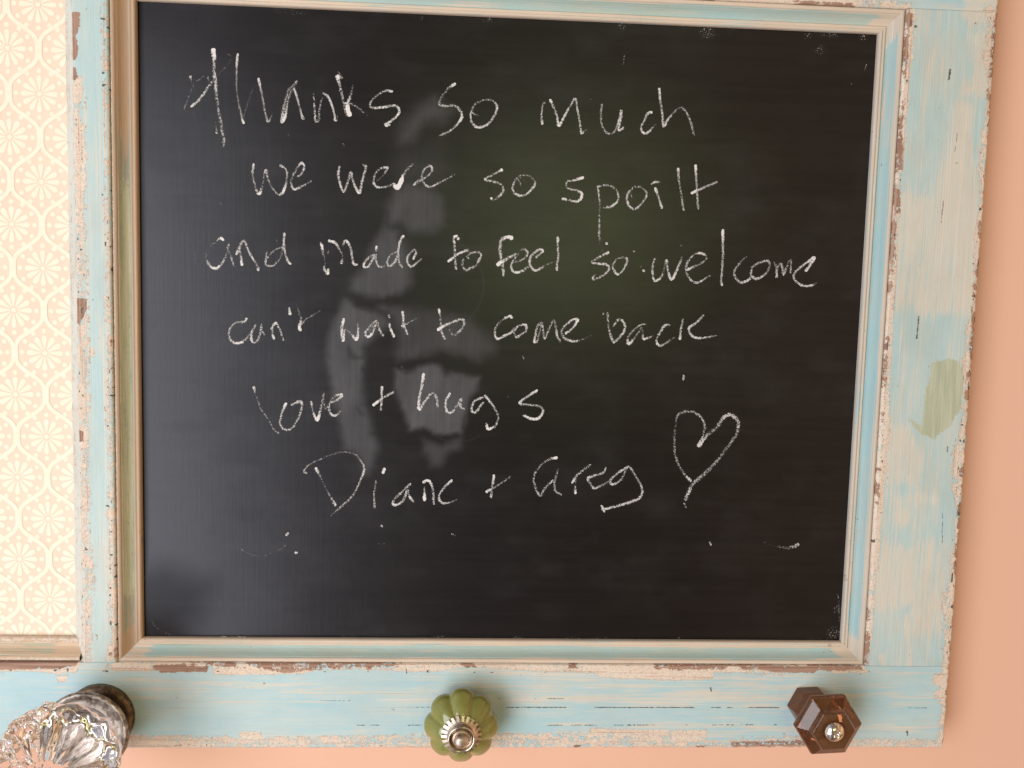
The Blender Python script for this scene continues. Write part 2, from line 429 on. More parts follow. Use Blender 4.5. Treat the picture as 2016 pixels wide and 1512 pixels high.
# --- narrow stile between the two openings
def m_left(px, py, dl, dr, db, dt, X, Z):
    m = blank(px)
    n1 = fbm(X * 120, Z * 40, 31); n2 = fbm(X * 300, Z * 150, 32); n3 = fbm(X * 20, Z * 16, 33)
    low = sstep(120, 230, py)
    addmax(m['prim'], sstep(.0095, .0035, dl + .004 * (n3 - .5)) * (.34 + .32 * n2 + .12 * n1) * low)
    addmax(m['prim'], sstep(.006, .002, dr + .003 * (n1 - .5)) * (.30 + .30 * n2))
    m['cream'] += .08 + .42 * sstep(.010, .003, dr) * low + .40 * sstep(.010, .004, dl) * low + .3 * (n3 - .5)
    L = lambda pts, s=.85, soft=2.5, k='wood': addmax(m[k], poly_mask(px, py, pts, soft) * s)
    L([(140, 22), (158, 24), (157, 50), (150, 72), (155, 95), (150, 118), (141, 118)])
    L([(141, 130), (150, 134), (153, 150), (149, 160), (141, 158)], .8)
    L([(141, 150), (162, 150), (164, 192), (155, 205), (144, 205)], .75, 4, 'prim')
    L([(143, 200), (163, 240), (172, 300), (170, 360), (160, 460), (147, 465)], .72, 5, 'prim')
    L([(148, 586), (172, 588), (171, 610), (165, 622), (157, 640), (152, 642), (149, 628)])
    L([(213, 660), (224, 658), (226, 690), (214, 692)], .85, 2.5, 'prim'); L([(217, 664), (222, 664), (222, 684), (216, 684)], .6)
    L([(153, 845), (165, 850), (163, 870), (155, 872)]); L(rect(152, 840, 175, 880), .75, 5, 'prim')
    L([(220, 1035), (230, 1030), (231, 1062), (222, 1060)], .8, 3, 'prim'); L([(218, 1160), (229, 1155), (232, 1198), (224, 1195)], .9, 3, 'prim')
    L([(212, 1270), (234, 1225), (236, 1300), (208, 1302)], .75, 4, 'prim'); L([(214, 1285), (234, 1270), (235, 1296), (210, 1297)], .6, 3)
    L([(176, 680), (188, 686), (186, 705), (176, 700)], .8, 3, 'prim'); L([(186, 1245), (194, 1250), (192, 1262), (187, 1262)], .5, 3)
    for y in (470, 510, 575, 735, 770, 1000, 1110, 1175, 1215, 1230, 1240):
        addmax(m['dark'], sstep(5, 2, np.hypot((px - (148 + .011 * y)) * 1.6, py - y)) * .66)
    specks(m['dark'], px, py, X, Z, sstep(.008, .004, dl) * low * .8, .07, 34, (800, 450))
    specks(m['dark'], px, py, X, Z, sstep(.006, .003, dr) * .85, .12, 35, (750, 480))
    for a in ((161, 240, 162, 325, .8), (226, 650, 226, 760, 1.0), (149, 205, 150, 250, .7), (231, 1075, 232, 1130, 1.0)):
        addmax(m['dark'], line_mask(px, py, *a) * .62)
    return m
slab('frame_stile', LX0, LX1, BZ1 + .00008, TZ0 - .00008, PAINT_Z, 'z', m_left, 200, (.0002, .0003, 0, 0), (1, 1, .1, .1))

# --- lower rail with the knobs
def m_bottom(px, py, dl, dr, db, dt, X, Z):
    m = blank(px)
    n1 = fbm(X * 40, Z * 120, 41); n2 = fbm(X * 130, Z * 300, 42); n3 = fbm(X * 12, Z * 20, 43)
    wt = .0042 + .006 * (fbm(X * 26, Z * 3, 44) - .5)
    edge = px > 236
    addmax(m['prim'], sstep(1.35, .55, dt / np.maximum(wt, .001)) * (.50 + .35 * n2) * sstep(1712, 1700, px) * (1 - sstep(157, 162, px) * sstep(208, 203, px)))
    addmax(m['prim'], sstep(.0105, .0060, db + .006 * (n3 - .5)) * (.40 + .32 * n1))
    addmax(m['wood'], sstep(.0045, .0015, dt) * sstep(.50, .62, fbm(X * 30, Z * 60, 45)) * .66 * sstep(1712, 1700, px) * (1 - sstep(157, 162, px) * sstep(208, 203, px)))
    L = lambda pts, s=.85, soft=3, k='wood': addmax(m[k], poly_mask(px, py, pts, soft) * s)
    L([(-80, 1300), (156, 1300), (152, 1308), (130, 1316), (65, 1318), (10, 1318), (-80, 1320)], .9)
    L([(-80, 1316), (156, 1304), (154, 1322), (120, 1328), (60, 1322), (-80, 1326)], .7, 3, 'prim')
    L([(110, 1330), (135, 1328), (130, 1342), (114, 1344)], .8, 2.5, 'prim')
    L([(206, 1308), (300, 1306), (300, 1322), (230, 1322)], .8, 4, 'prim')
    L([(295, 1310), (330, 1308), (412, 1312), (408, 1322), (318, 1325)], .85)
    L([(470, 1302), (700, 1304), (680, 1314), (560, 1326), (500, 1314)], .66); L([(415, 1308), (640, 1312), (600, 1328), (480, 1330), (420, 1328)], .75, 4, 'prim')
    L([(1145, 1308), (1410, 1310), (1402, 1338), (1310, 1340), (1185, 1334), (1160, 1320)], .82, 4, 'prim')
    L([(1435, 1308), (1620, 1312), (1600, 1326), (1530, 1324), (1460, 1312)], .72)
    L([(1630, 1312), (1705, 1312), (1700, 1322), (1640, 1328)], .85, 3, 'prim')
    L([(265, 1455), (430, 1462), (420, 1474), (262, 1476)], .78, 4, 'prim'); L([(350, 1462), (420, 1466), (420, 1471), (340, 1471)], .5)
    L([(470, 1440), (515, 1436), (520, 1456), (470, 1470)], .7, 4, 'prim'); L([(1160, 1433), (1395, 1436), (1390, 1462), (1150, 1462)], .66, 5, 'prim')
    L([(1440, 1460), (1580, 1456), (1590, 1470), (1440, 1473)], .62); L([(1130, 1466), (1145, 1464), (1145, 1474), (1125, 1474)], .7)
    L([(1370, 1468), (1392, 1466), (1390, 1474), (1365, 1474)], .7)
    wr = .0050 + .0050 * (fbm(X * 5, Z * 60, 16) - .45) * 2.2
    addmax(m['prim'], sstep(1.3, .5, dr / np.maximum(wr, .0008)) * (.5 + .4 * n2))
    addmax(m['wood'], sstep(.0035, .001, dr) * sstep(.46, .6, fbm(X * 60, Z * 75, 57)) * .65)
    L([(1840, 1325), (1865, 1330), (1865, 1350), (1845, 1352), (1836, 1340)], .8, 3, 'prim'); L([(1838, 1358), (1858, 1360), (1856, 1378), (1840, 1376)], .75, 3, 'prim')
    for x, y, r in ((1786, 1443, 3),): addmax(m['dark'], sstep(r * 1.3, r * .6, np.hypot(px - x, (py - y) * .5)) * .62)
    addmax(m['dark'], line_mask(px, py, 1786, 1393, 1826, 1394, 1.0) * .62)
    # brush streaks
    m['cream'] += .25 + .19 * sstep(900, 1150, px) * sstep(1640, 1560, px) + .60 * (fbm(X * 5, Z * 170, 46) - .5) + .25 * (n3 - .4)
    for pts, s in (([(370, 1350), (470, 1355), (480, 1380), (380, 1380)], .45), ([(560, 1345), (900, 1345), (860, 1390), (600, 1385)], .45), ([(1000, 1320), (1560, 1330), (1560, 1392), (990, 1392)], .40)):
        addmax(m['cream'], poly_mask(px, py, pts, 14) * s)
    for pts, s in (([(265, 1388), (840, 1392), (840, 1440), (265, 1450)], .32), ([(980, 1395), (1560, 1395), (1560, 1430), (980, 1430)], .25), ([(0, 1325), (110, 1330), (110, 1420), (0, 1440)], .22)):
        m['cream'] -= poly_mask(px, py, pts, 10) * s
    n = fbm(X * 60, Z * 0, 47)
    addmax(m['dark'], line_mask(px, py, 640, 1392.5, 1535, 1393, 1.2) * sstep(.33, .45, n) * sstep(650, 900, px) * .75)
    n = fbm(X * 130, Z * 0, 48)
    addmax(m['dark'], line_mask(px, py, 630, 1428, 1530, 1427, 1.0) * sstep(.52, .62, n) * .75)
    addmax(m['dark'], line_mask(px, py, 980, 1375, 1110, 1375.5, .8) * sstep(.48, .6, n) * .7)
    addmax(m['dark'], line_mask(px, py, 630, 1379, 690, 1379, 1.0) * .6)
    addmax(m['dark'], poly_mask(px, py, [(1397, 1353), (1400, 1353), (1403, 1362), (1399, 1362)], 1.2) * .8)
    specks(m['dark'], px, py, X, Z, sstep(.008, .004, dt) * sstep(.002, .004, dt) * .8, .10, 49, (420, 600))
    specks(m['dark'], px, py, X, Z, sstep(.006, .002, db) * .8, .07, 50, (380, 800))
    return m
slab('frame_rail', WPL - .012, OUT_R - .0002, OUT_B, BZ1, PAINT_X, 'x', m_bottom, 300, (0, .0014, .0010, 0), (1, 1, 1, .15))

# --- upper rail (only its lower edge shows)
def m_top(px, py, dl, dr, db, dt, X, Z):
    m = blank(px)
    n2 = fbm(X * 130, Z * 300, 52)
    addmax(m['prim'], sstep(.006, .002, db) * (.4 + .4 * n2))
    addmax(m['prim'], poly_mask(px, py, [(1250, -30), (1680, -30), (1688, 14), (1640, 16), (1250, 2)], 5) * .85)
    addmax(m['wood'], sstep(.002, .0008, db) * sstep(.48, .6, fbm(X * 40, Z * 60, 53)) * .7)
    m['cream'] += .25 + .4 * (fbm(X * 6, Z * 120, 54) - .5)
    addmax(m['prim'], sstep(.006, .002, dr) * .6)
    m['prim'] *= sstep(1800, 1790, px) + sstep(1930, 1940, px)
    m['wood'] *= sstep(1800, 1790, px)
    addmax(m['cream'], poly_mask(px, py, [(1880, -40), (1980, -40), (1968, 40), (1905, 34)], 10) * .8)
    return m
slab('frame_rail', WPL - .012, OUT_R - .0001, TZ0, TOPZ, PAINT_X, 'x', m_top, 400, (0, .0014, 0, 0), (1, 1, .15, 1))
# far stile, beyond the wallpaper
slab('frame_stile', WPL - .050, WPL - .0123, OUT_B, TOPZ, PAINT_Z, 'z', m_left, 500, (.001, .0002, 0, 0))

# ------------------------------------------------------------------ mouldings
PROF = [(0, 0.0), (0, -.0022), (.0004, -.0030), (.0010, -.0034), (.0016, -.0033), (.0020, -.0030), (.0023, -.0031), (.0028, -.0034), (.0032, -.0034),
        (.0036, -.0030), (.0038, -.0027), (.0042, -.0028), (.0050, -.0031), (.0060, -.0038), (.0070, -.0048), (.0078, -.0059), (.0084, -.0068),
        (.0088, -.0071), (.0091, -.0077), (.0096, -.0081), (.0103, -.0083), (.0109, -.0081), (.0113, -.0076), (.0115, -.0068), (.0115, -.0010)]
def dense(pr, n=3):
    out = []
    for a, b in zip(pr[:-1], pr[1:]):
        for k in range(n): out.append((a[0] + (b[0] - a[0]) * k / n, a[1] + (b[1] - a[1]) * k / n))
    return np.array(out + [pr[-1]])
PR = dense(PROF)
def moulding(a, b, out_dir, base_y, fn, mitre=(1, 1), mat=PAINT_X, seed=0):
    """a, b = inner corners (x, z); the profile runs outwards along out_dir; ends mitred"""
    a = np.array(a); b = np.array(b); o = np.array(out_dir, float)
    L = np.linalg.norm(b - a); t = (b - a) / L
    n = int(L / .0012)
    s = np.linspace(0, 1, n)
    D = PR[:, 0]; Yp = PR[:, 1] + base_y
    V = np.zeros((n, len(PR), 3)); A = blank(np.zeros((n, len(PR))))
    for j, d in enumerate(D):
        p0 = a - t * d * mitre[0]; p1 = b + t * d * mitre[1]
        q = p0[None] + (p1 - p0)[None] * s[:, None] + o * d
        V[:, j, 0] = q[:, 0]; V[:, j, 2] = q[:, 1]; V[:, j, 1] = Yp[j] + (fbm(q[:, 0] * 120 + q[:, 1] * 120, q[:, 0] * 0 + d * 400, seed) - .5) * .00022
    px, py = pix(V)
    Dg = np.broadcast_to(D[None], px.shape); Sg = np.broadcast_to((s * L)[:, None], px.shape)
    fn(A, px, py, Dg, Sg, L, seed)
    faces = grid_faces(n, len(PR))
    return mesh_obj('panel_moulding', V.reshape(-1, 3), faces, mat, frame, True, {k: v.reshape(-1) for k, v in A.items()})
def mould_common(A, px, py, D, S, L, seed, lip=.95, bead=.72, cove=.05):
    n = fbm(S * 60, D * 500, seed + 1); nl = fbm(S * 18, D * 60, seed + 2)
    A['cream'] += sstep(.0084, .0092, D + .0014 * (nl - .5)) * lip + sstep(.0040, .0034, D) * bead
    cv_ = sstep(.0036, .0042, D) * sstep(.0094, .0086, D)
    A['cream'] += cv_ * (cove + .9 * (nl - .5))
    corner = np.minimum(S, L - S)
    A['cream'] += sstep(.016, .006, corner + .010 * (nl - .5)) * .7
    A['dark'] += sstep(.0113, .0115, D) * .75 + sstep(.83, .88, vnoise(S * 500, D * 900, seed + 3)) * .45 * sstep(.60, .7, nl)
    A['dark'] += sstep(.0002, .00005, np.abs(D - .0037)) * .3 * 0
def mould_left(A, px, py, D, S, L, seed):
    mould_common(A, px, py, D, S, L, seed, .9, .9, .25)
    cv_ = sstep(.0036, .0044, D) * sstep(.0094, .0084, D)
    A['cream'] += cv_ * sstep(380, 200, py) * .9
    A['prim'] += sstep(.0100, .0112, D) * .55
    A['olive'] += cv_ * sstep(230, 420, py) * sstep(1215, 1150, py) * .62  # blue-green cove turned olive, its shade put into the colour
def mould_tan(A, px, py, D, S, L, seed):
    mould_common(A, px, py, D, S, L, seed, .9, .9, .7)
    A['olive'] += sstep(.0036, .0044, D) * sstep(.0094, .0084, D) * .34
    A['prim'] += (sstep(.0034, .0030, D) + sstep(.009, .0095, D)) * .6
moulding((BW, -BH), (BW, 0), (1, 0), 0, mould_common, (1, 1), MOULD_Z, 61)
moulding((0, 0), (0, -BH), (-1, 0), 0, mould_left, (1, 1), MOULD_TAN, 62)
moulding((0, -BH), (BW, -BH), (0, -1), 0, mould_common, (1, 1), MOULD_X, 63)
moulding((BW, 0), (0, 0), (0, 1), 0, mould_common, (1, 1), MOULD_X, 64)
WB = -.0015
moulding((WPL, WPB), (LX0 - .0014, WPB), (0, -1), WB, mould_tan, (1, 0), MOULD_TANX, 65)
moulding((WPL, 0), (WPL, WPB), (-1, 0), WB, mould_left, (1, 1), MOULD_TAN, 66)
moulding((LX0 - .0062, 0), (WPL, 0), (0, 1), WB, mould_common, (.5, 1), MOULD_X, 67)
# plain sloping bead on the stile's side of the wallpaper
nb = 500
zz = np.linspace(BZ1 + .0003, .0115, nb)
pb = [(LX0 - .0064, WB - .0002), (LX0 - .0060, WB - .0012), (LX0 - .0052, WB - .0020), (LX0 - .0030, -.0050), (LX0 - .0012, -.0074), (LX0 - .0005, -.0080), (LX0 - .0001, -.0080)]
V = np.array([[(x, y + (vnoise(np.array(z * 300), np.array(x * 900), 5) - .5) * .0003, z) for x, y in pb] for z in zz])
A = blank(np.zeros(V.shape[:2])); A['cream'] += .75
A['prim'] += .30 + .12 * (fbm(V[..., 2] * 60, V[..., 0] * 200, 71) - .5)
mesh_obj('bead_trim', V.reshape(-1, 3), grid_faces(nb, len(pb)), PAINT_Z, frame, True, {k: v.reshape(-1) for k, v in A.items()})

# ------------------------------------------------------------------ chalkboard
nx_, nz_ = 572, 494
xs = np.linspace(-.002, BW + .002, nx_); zs = np.linspace(-BH - .002, .002, nz_)
X, Z = np.meshgrid(xs, zs, indexing='ij')
V = np.stack([X, np.zeros_like(X), Z], -1)
px, py = pix(V)
Zt = {'1': (600, 150, 4.8), '2': (600, 440, 4.8), '3': (600, 680, 4.8)}
def zp(k, pts): a, b, s = Zt[k]; return [(a + x / s, b + y / s) for x, y in pts]
wx = px + (fbm(px / 14, py / 14, 81) - .5) * 9; wy = py + (fbm(px / 14, py / 14, 82) - .5) * 9
pale_mask = np.zeros(px.shape)  # pale shape with darker bands, mixed into the board colour
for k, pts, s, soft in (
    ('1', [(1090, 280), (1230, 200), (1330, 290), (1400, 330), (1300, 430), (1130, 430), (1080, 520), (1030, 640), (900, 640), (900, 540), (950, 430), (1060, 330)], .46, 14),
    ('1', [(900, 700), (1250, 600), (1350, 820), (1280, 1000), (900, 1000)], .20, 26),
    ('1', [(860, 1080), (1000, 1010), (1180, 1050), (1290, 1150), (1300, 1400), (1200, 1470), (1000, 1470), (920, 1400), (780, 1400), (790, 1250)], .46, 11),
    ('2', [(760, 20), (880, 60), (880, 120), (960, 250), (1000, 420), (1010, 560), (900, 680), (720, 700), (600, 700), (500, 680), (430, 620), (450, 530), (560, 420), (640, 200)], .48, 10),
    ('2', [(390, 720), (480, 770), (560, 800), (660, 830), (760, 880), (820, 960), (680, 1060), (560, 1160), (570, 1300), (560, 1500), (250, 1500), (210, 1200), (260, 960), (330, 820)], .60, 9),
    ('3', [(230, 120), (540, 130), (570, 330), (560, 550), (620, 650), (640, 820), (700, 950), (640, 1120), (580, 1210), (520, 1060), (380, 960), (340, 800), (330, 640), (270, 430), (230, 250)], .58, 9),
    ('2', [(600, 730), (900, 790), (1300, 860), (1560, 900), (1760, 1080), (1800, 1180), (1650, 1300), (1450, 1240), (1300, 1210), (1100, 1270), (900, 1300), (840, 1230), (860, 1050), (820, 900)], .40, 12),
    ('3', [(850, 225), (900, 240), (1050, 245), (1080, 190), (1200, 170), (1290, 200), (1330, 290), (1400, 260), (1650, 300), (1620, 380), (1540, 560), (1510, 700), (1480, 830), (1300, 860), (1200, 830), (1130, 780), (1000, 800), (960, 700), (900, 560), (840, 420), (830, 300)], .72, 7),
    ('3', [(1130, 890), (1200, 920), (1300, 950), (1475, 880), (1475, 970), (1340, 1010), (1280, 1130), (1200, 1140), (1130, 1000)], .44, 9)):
    addmax(pale_mask, poly_mask(wx, wy, zp(k, pts), soft * 1.5) * s)
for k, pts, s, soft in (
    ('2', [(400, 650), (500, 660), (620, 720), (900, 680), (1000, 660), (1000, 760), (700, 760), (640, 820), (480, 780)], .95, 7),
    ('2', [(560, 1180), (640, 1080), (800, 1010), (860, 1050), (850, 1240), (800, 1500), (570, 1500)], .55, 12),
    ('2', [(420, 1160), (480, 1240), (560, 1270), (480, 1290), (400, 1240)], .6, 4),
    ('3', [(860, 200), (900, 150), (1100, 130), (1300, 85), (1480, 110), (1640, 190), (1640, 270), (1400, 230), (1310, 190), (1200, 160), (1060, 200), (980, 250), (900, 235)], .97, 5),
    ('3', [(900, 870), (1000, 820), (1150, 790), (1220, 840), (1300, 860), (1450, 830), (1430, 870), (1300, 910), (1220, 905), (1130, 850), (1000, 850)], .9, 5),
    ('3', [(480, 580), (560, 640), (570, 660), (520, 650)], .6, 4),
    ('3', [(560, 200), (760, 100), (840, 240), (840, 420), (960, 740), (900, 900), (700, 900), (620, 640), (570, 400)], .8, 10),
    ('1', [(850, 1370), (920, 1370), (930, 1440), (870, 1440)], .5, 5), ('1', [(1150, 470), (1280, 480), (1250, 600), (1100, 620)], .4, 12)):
    pale_mask *= 1 - poly_mask(wx, wy, zp(k, pts), soft * 1.5) * s
pale_mask *= .55 + .9 * fbm(px / 34, py / 70, 83)
# faint pale arcs
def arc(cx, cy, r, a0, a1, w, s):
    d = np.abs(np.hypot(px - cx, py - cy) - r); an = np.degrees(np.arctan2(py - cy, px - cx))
    addmax(pale_mask, sstep(w, 0, d) * sstep(a0 - 8, a0 + 8, an) * sstep(a1 + 8, a1 - 8, an) * s)
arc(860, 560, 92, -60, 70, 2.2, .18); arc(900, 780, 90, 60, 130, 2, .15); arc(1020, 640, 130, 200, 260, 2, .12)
pale_mask += .05 * sstep(.5, .8, fbm(px / 90, py / 45, 84))
matte = poly_mask(wx, wy, [(250, 1120), (330, 1110), (420, 1150), (400, 1215), (330, 1270), (250, 1270)], 46) * .75
matte = np.maximum(matte, sstep(16, 2, px - 271 - py * .0105) * .8)
matte = np.maximum(matte, sstep(.52, .75, fbm(px / 120, py / 60, 87)) * .14)
spk = np.zeros(px.shape)
tb = 3 + (px - 271) * 65 / 1456.
addmax(spk, sstep(14, 3, py - tb) * sstep(.55, .75, fbm(px / 40, py / 40, 85)) * .8)
for x, y, r in ((1392, 62, 20), (1228, 48, 14), (1700, 72, 12), (1615, 98, 12), (1590, 70, 9), (1640, 1245, 16), (1648, 1200, 10)):
    addmax(spk, sstep(r, r * .3, np.hypot(px - x, py - y)) * .8)
bb = 1253 + (px - 284) * 7 / 1368.
addmax(spk, sstep(6, 1, bb - py) * sstep(.6, .75, fbm(px / 30, py / 30, 86)) * .8)
board = mesh_obj('chalkboard_panel', V.reshape(-1, 3), grid_faces(nx_, nz_), BOARD, frame, True, {'matte': matte.reshape(-1), 'pale_area': pale_mask.reshape(-1), 'specks': spk.reshape(-1)})

# ------------------------------------------------------------------ chalk writing: strokes traced in zoomed windows of the photo
WIN = {'A': (340, 70, 4.032), 'B': (820, 70, 3.36), 'C': (360, 430, 4.032), 'D': (850, 430, 5.04), 'E': (1130, 420, 4.032),
       'F': (460, 700, 3.1015), 'G': (920, 720, 2.9647), 'H': (280, 940, 3.1015), 'P': (0, 0, 1.0)}
LINES = {}
LINES['thanks so much'] = """
# thanks
A 322,112,1.5 326,150,1.2 330,200,.8 330,260,.6 335,330,.8 345,440,.75 355,540,.6 375,650,.65 392,750,.6 408,850,.6 390,893,.35 ~8
A 150,565,.9 190,530,.8 235,480,.8 300,385,.7 340,335,.3 390,280,.3 440,225,.3 470,170,.25 430,142,.2 ~6
A 142,325,.9 148,360,.5 155,395,.3 | 255,322,.3 215,345,.4 170,390,.3 140,460,.35 115,530,.45 95,575,.6 105,598,.5 | 165,610,.25 180,690,.2 190,770,.12 | 280,330,.6 290,375,.4 | 345,690,.25 350,775,.75
A 518,150,1 512,200,1 508,270,.7 508,380,.6 512,460,.55 530,560,.6 548,640,.8 563,695,1.1 | 562,660,.5 590,560,.4 620,470,.35 655,390,.3 | 682,345,1.1 700,420,.8 715,500,.65 730,580,.65 745,650,.7 762,685,.75 795,625,.35
A 985,365,.7 965,395,.6 930,420,.55 905,490,.65 880,580,.7 868,690,1 | 960,420,.5 925,480,.6 905,570,.7 890,650,1.1 870,690,1 ~7
A 965,425,.9 985,480,.85 1010,570,.7 1035,660,.95 1055,655,.4 | 980,372,.7 990,378,.4
A 1120,470,.5 1125,530,.65 1130,620,.75 1135,680,.8 1160,675,.7 1165,600,.6 1178,530,.55 1190,500,.5 | 1200,460,.9 1240,495,.9 1270,570,.9 1285,630,.8 1295,678,1 1310,640,.3
A 1318,295,.5 1345,340,.5 1310,325,1.2 1325,390,.75 1345,470,.65 1365,560,.6 1385,640,.6 ~7
A 1435,400,.4 1415,470,.6 1392,540,1 1392,590,1.5 1408,632,1.6 ~7
A 1372,540,.9 1430,550,.65 1490,590,.6 1550,640,.35
A 1742,447,1.1 1690,440,.75 1620,480,.6 1575,530,.75 1572,565,.8 1610,578,.9 1690,568,.9 1770,560,.85 1800,600,1 1780,640,.95 1735,680,.85 1690,710,1.1 1722,716,1
# so
B 255,320,1.2 210,350,.65 165,410,.55 150,450,.75 190,467,.75 250,463,.75 290,500,.8 300,540,.95 275,580,.85 215,635,.65 155,660,.7 ~6
B 450,425,.65 395,450,.6 365,500,.7 360,560,.8 400,607,.9 465,590,.85 515,530,.8 532,470,.85 500,430,.65 450,425,.6 | 365,510,.7 405,530,.45 | 430,545,.3 435,548,.3
# much
B 832,585,1.1 826,535,.7 835,465,.6 850,440,.5 | 883,425,1 910,480,.75 930,540,.75 943,595,1.2 985,520,.85 1020,460,.65 1050,420,.9 1065,490,.75 1078,570,.7 1090,645,.9 1118,625,.5
B 1228,455,.75 1220,520,.65 1225,590,.65 1265,650,.7 1310,635,.6 1335,580,.8 1355,495,.95 1350,560,.8 1335,625,.9 1368,612,.9
B 1555,510,1.1 1535,510,.95 1505,560,.75 1485,620,.85 1520,648,1 1580,590,.5
B 1605,352,1.1 1612,430,.85 1625,510,.75 1635,600,.95 1670,545,.75 1735,480,.6 1770,490,.65 1805,550,.75 1835,655,.65
# 
B 1375,130,.8 1368,165,.5 1365,200,.35 | 1396,338,.35 1398,350,.4 | 1150,420,.5 1152,426,.5 | 545,712,.4 545,722,.4 ~4
"""
LINES['we were so spoilt'] = """
# we
A 642,1020,1 635,1100,.65 650,1180,.65 670,1240,.85 690,1255,1.3 715,1180,.45 738,1068,.85 755,1130,.65 790,1210,.6 845,1262,.7 880,1235,1.1 905,1140,.65 905,1075,.75 855,1028,.8
A 960,1130,.45 1010,1110,.7 1045,1050,.85 1025,1012,1 985,1055,.75 945,1140,.65 945,1190,.75 970,1220,1 1040,1190,.7 1100,1155,.5
# were
A 1325,1040,.65 1315,1100,.85 1330,1180,.85 1358,1240,.95 1385,1180,.75 1415,1085,.75 1430,1150,.75 1480,1250,1 1505,1150,.75 1535,1045,.8 1515,1025,.7
A 1625,1155,.5 1660,1120,.45 1705,1060,.9 1700,1045,1 1655,1055,.7 1610,1095,.65 1595,1160,.75 1630,1205,.85 1720,1195,.6 1752,1170,.6
A 1755,1180,.9 1780,1210,1.5 1810,1165,1.6 1835,1100,.7 1865,1060,.6 1905,1025,.5 ~7
A 1912,1186,.8 1950,1150,.7 1985,1125,.5
B -4,985,.6 40,950,.7 80,925,.6 105,885,.8 85,862,.8 50,890,.65 35,940,.7 60,990,.8 95,1000,.8 140,980,.75 250,920,.5
# so
B 565,890,1.3 555,893,.9 505,920,.65 450,950,.75 500,965,.75 560,985,.7 572,1030,.75 540,1070,.75 500,1090,.5 495,1075,1.3
B 720,965,.4 680,930,.5 740,925,.5 778,955,.5 782,985,.85 740,1040,.85 685,1060,.85 640,1030,.85 640,985,.7 665,945,.6 690,990,.6
# spoilt
B 1100,940,1.2 1050,955,.9 995,970,.65 1000,1010,.7 1060,1025,.75 1095,1050,1.1 1070,1095,1 1010,1090,.75 968,1080,1.1
B 1198,1000,.9 1210,1100,.6 1210,1200,.6 1208,1300,.75 1212,1370,.45 1225,1400,.25 1232,1440,.2 ~5
B 1198,1000,.8 1270,990,.65 1325,1030,.65 1332,1085,.9 1290,1130,.85 1240,1140,.75
B 1440,1000,.65 1395,1050,.75 1400,1115,.85 1440,1148,.9 1490,1110,.75 1522,1050,.75 1490,1005,.65 1440,1000,.6 | 1410,1030,.6 1425,1070,.5
B 1580,1010,1.1 1600,1070,.75 1622,1140,1 | 1545,990,.4 1575,970,1 1608,970,.5
B 1730,880,1.1 1735,960,.65 1750,1050,.65 1765,1155,.75
B 1845,860,1.2 1850,950,.75 1855,1050,.75 1862,1145,.75 | 1820,1042,1.2 1890,1010,.85 1985,970,.75
"""
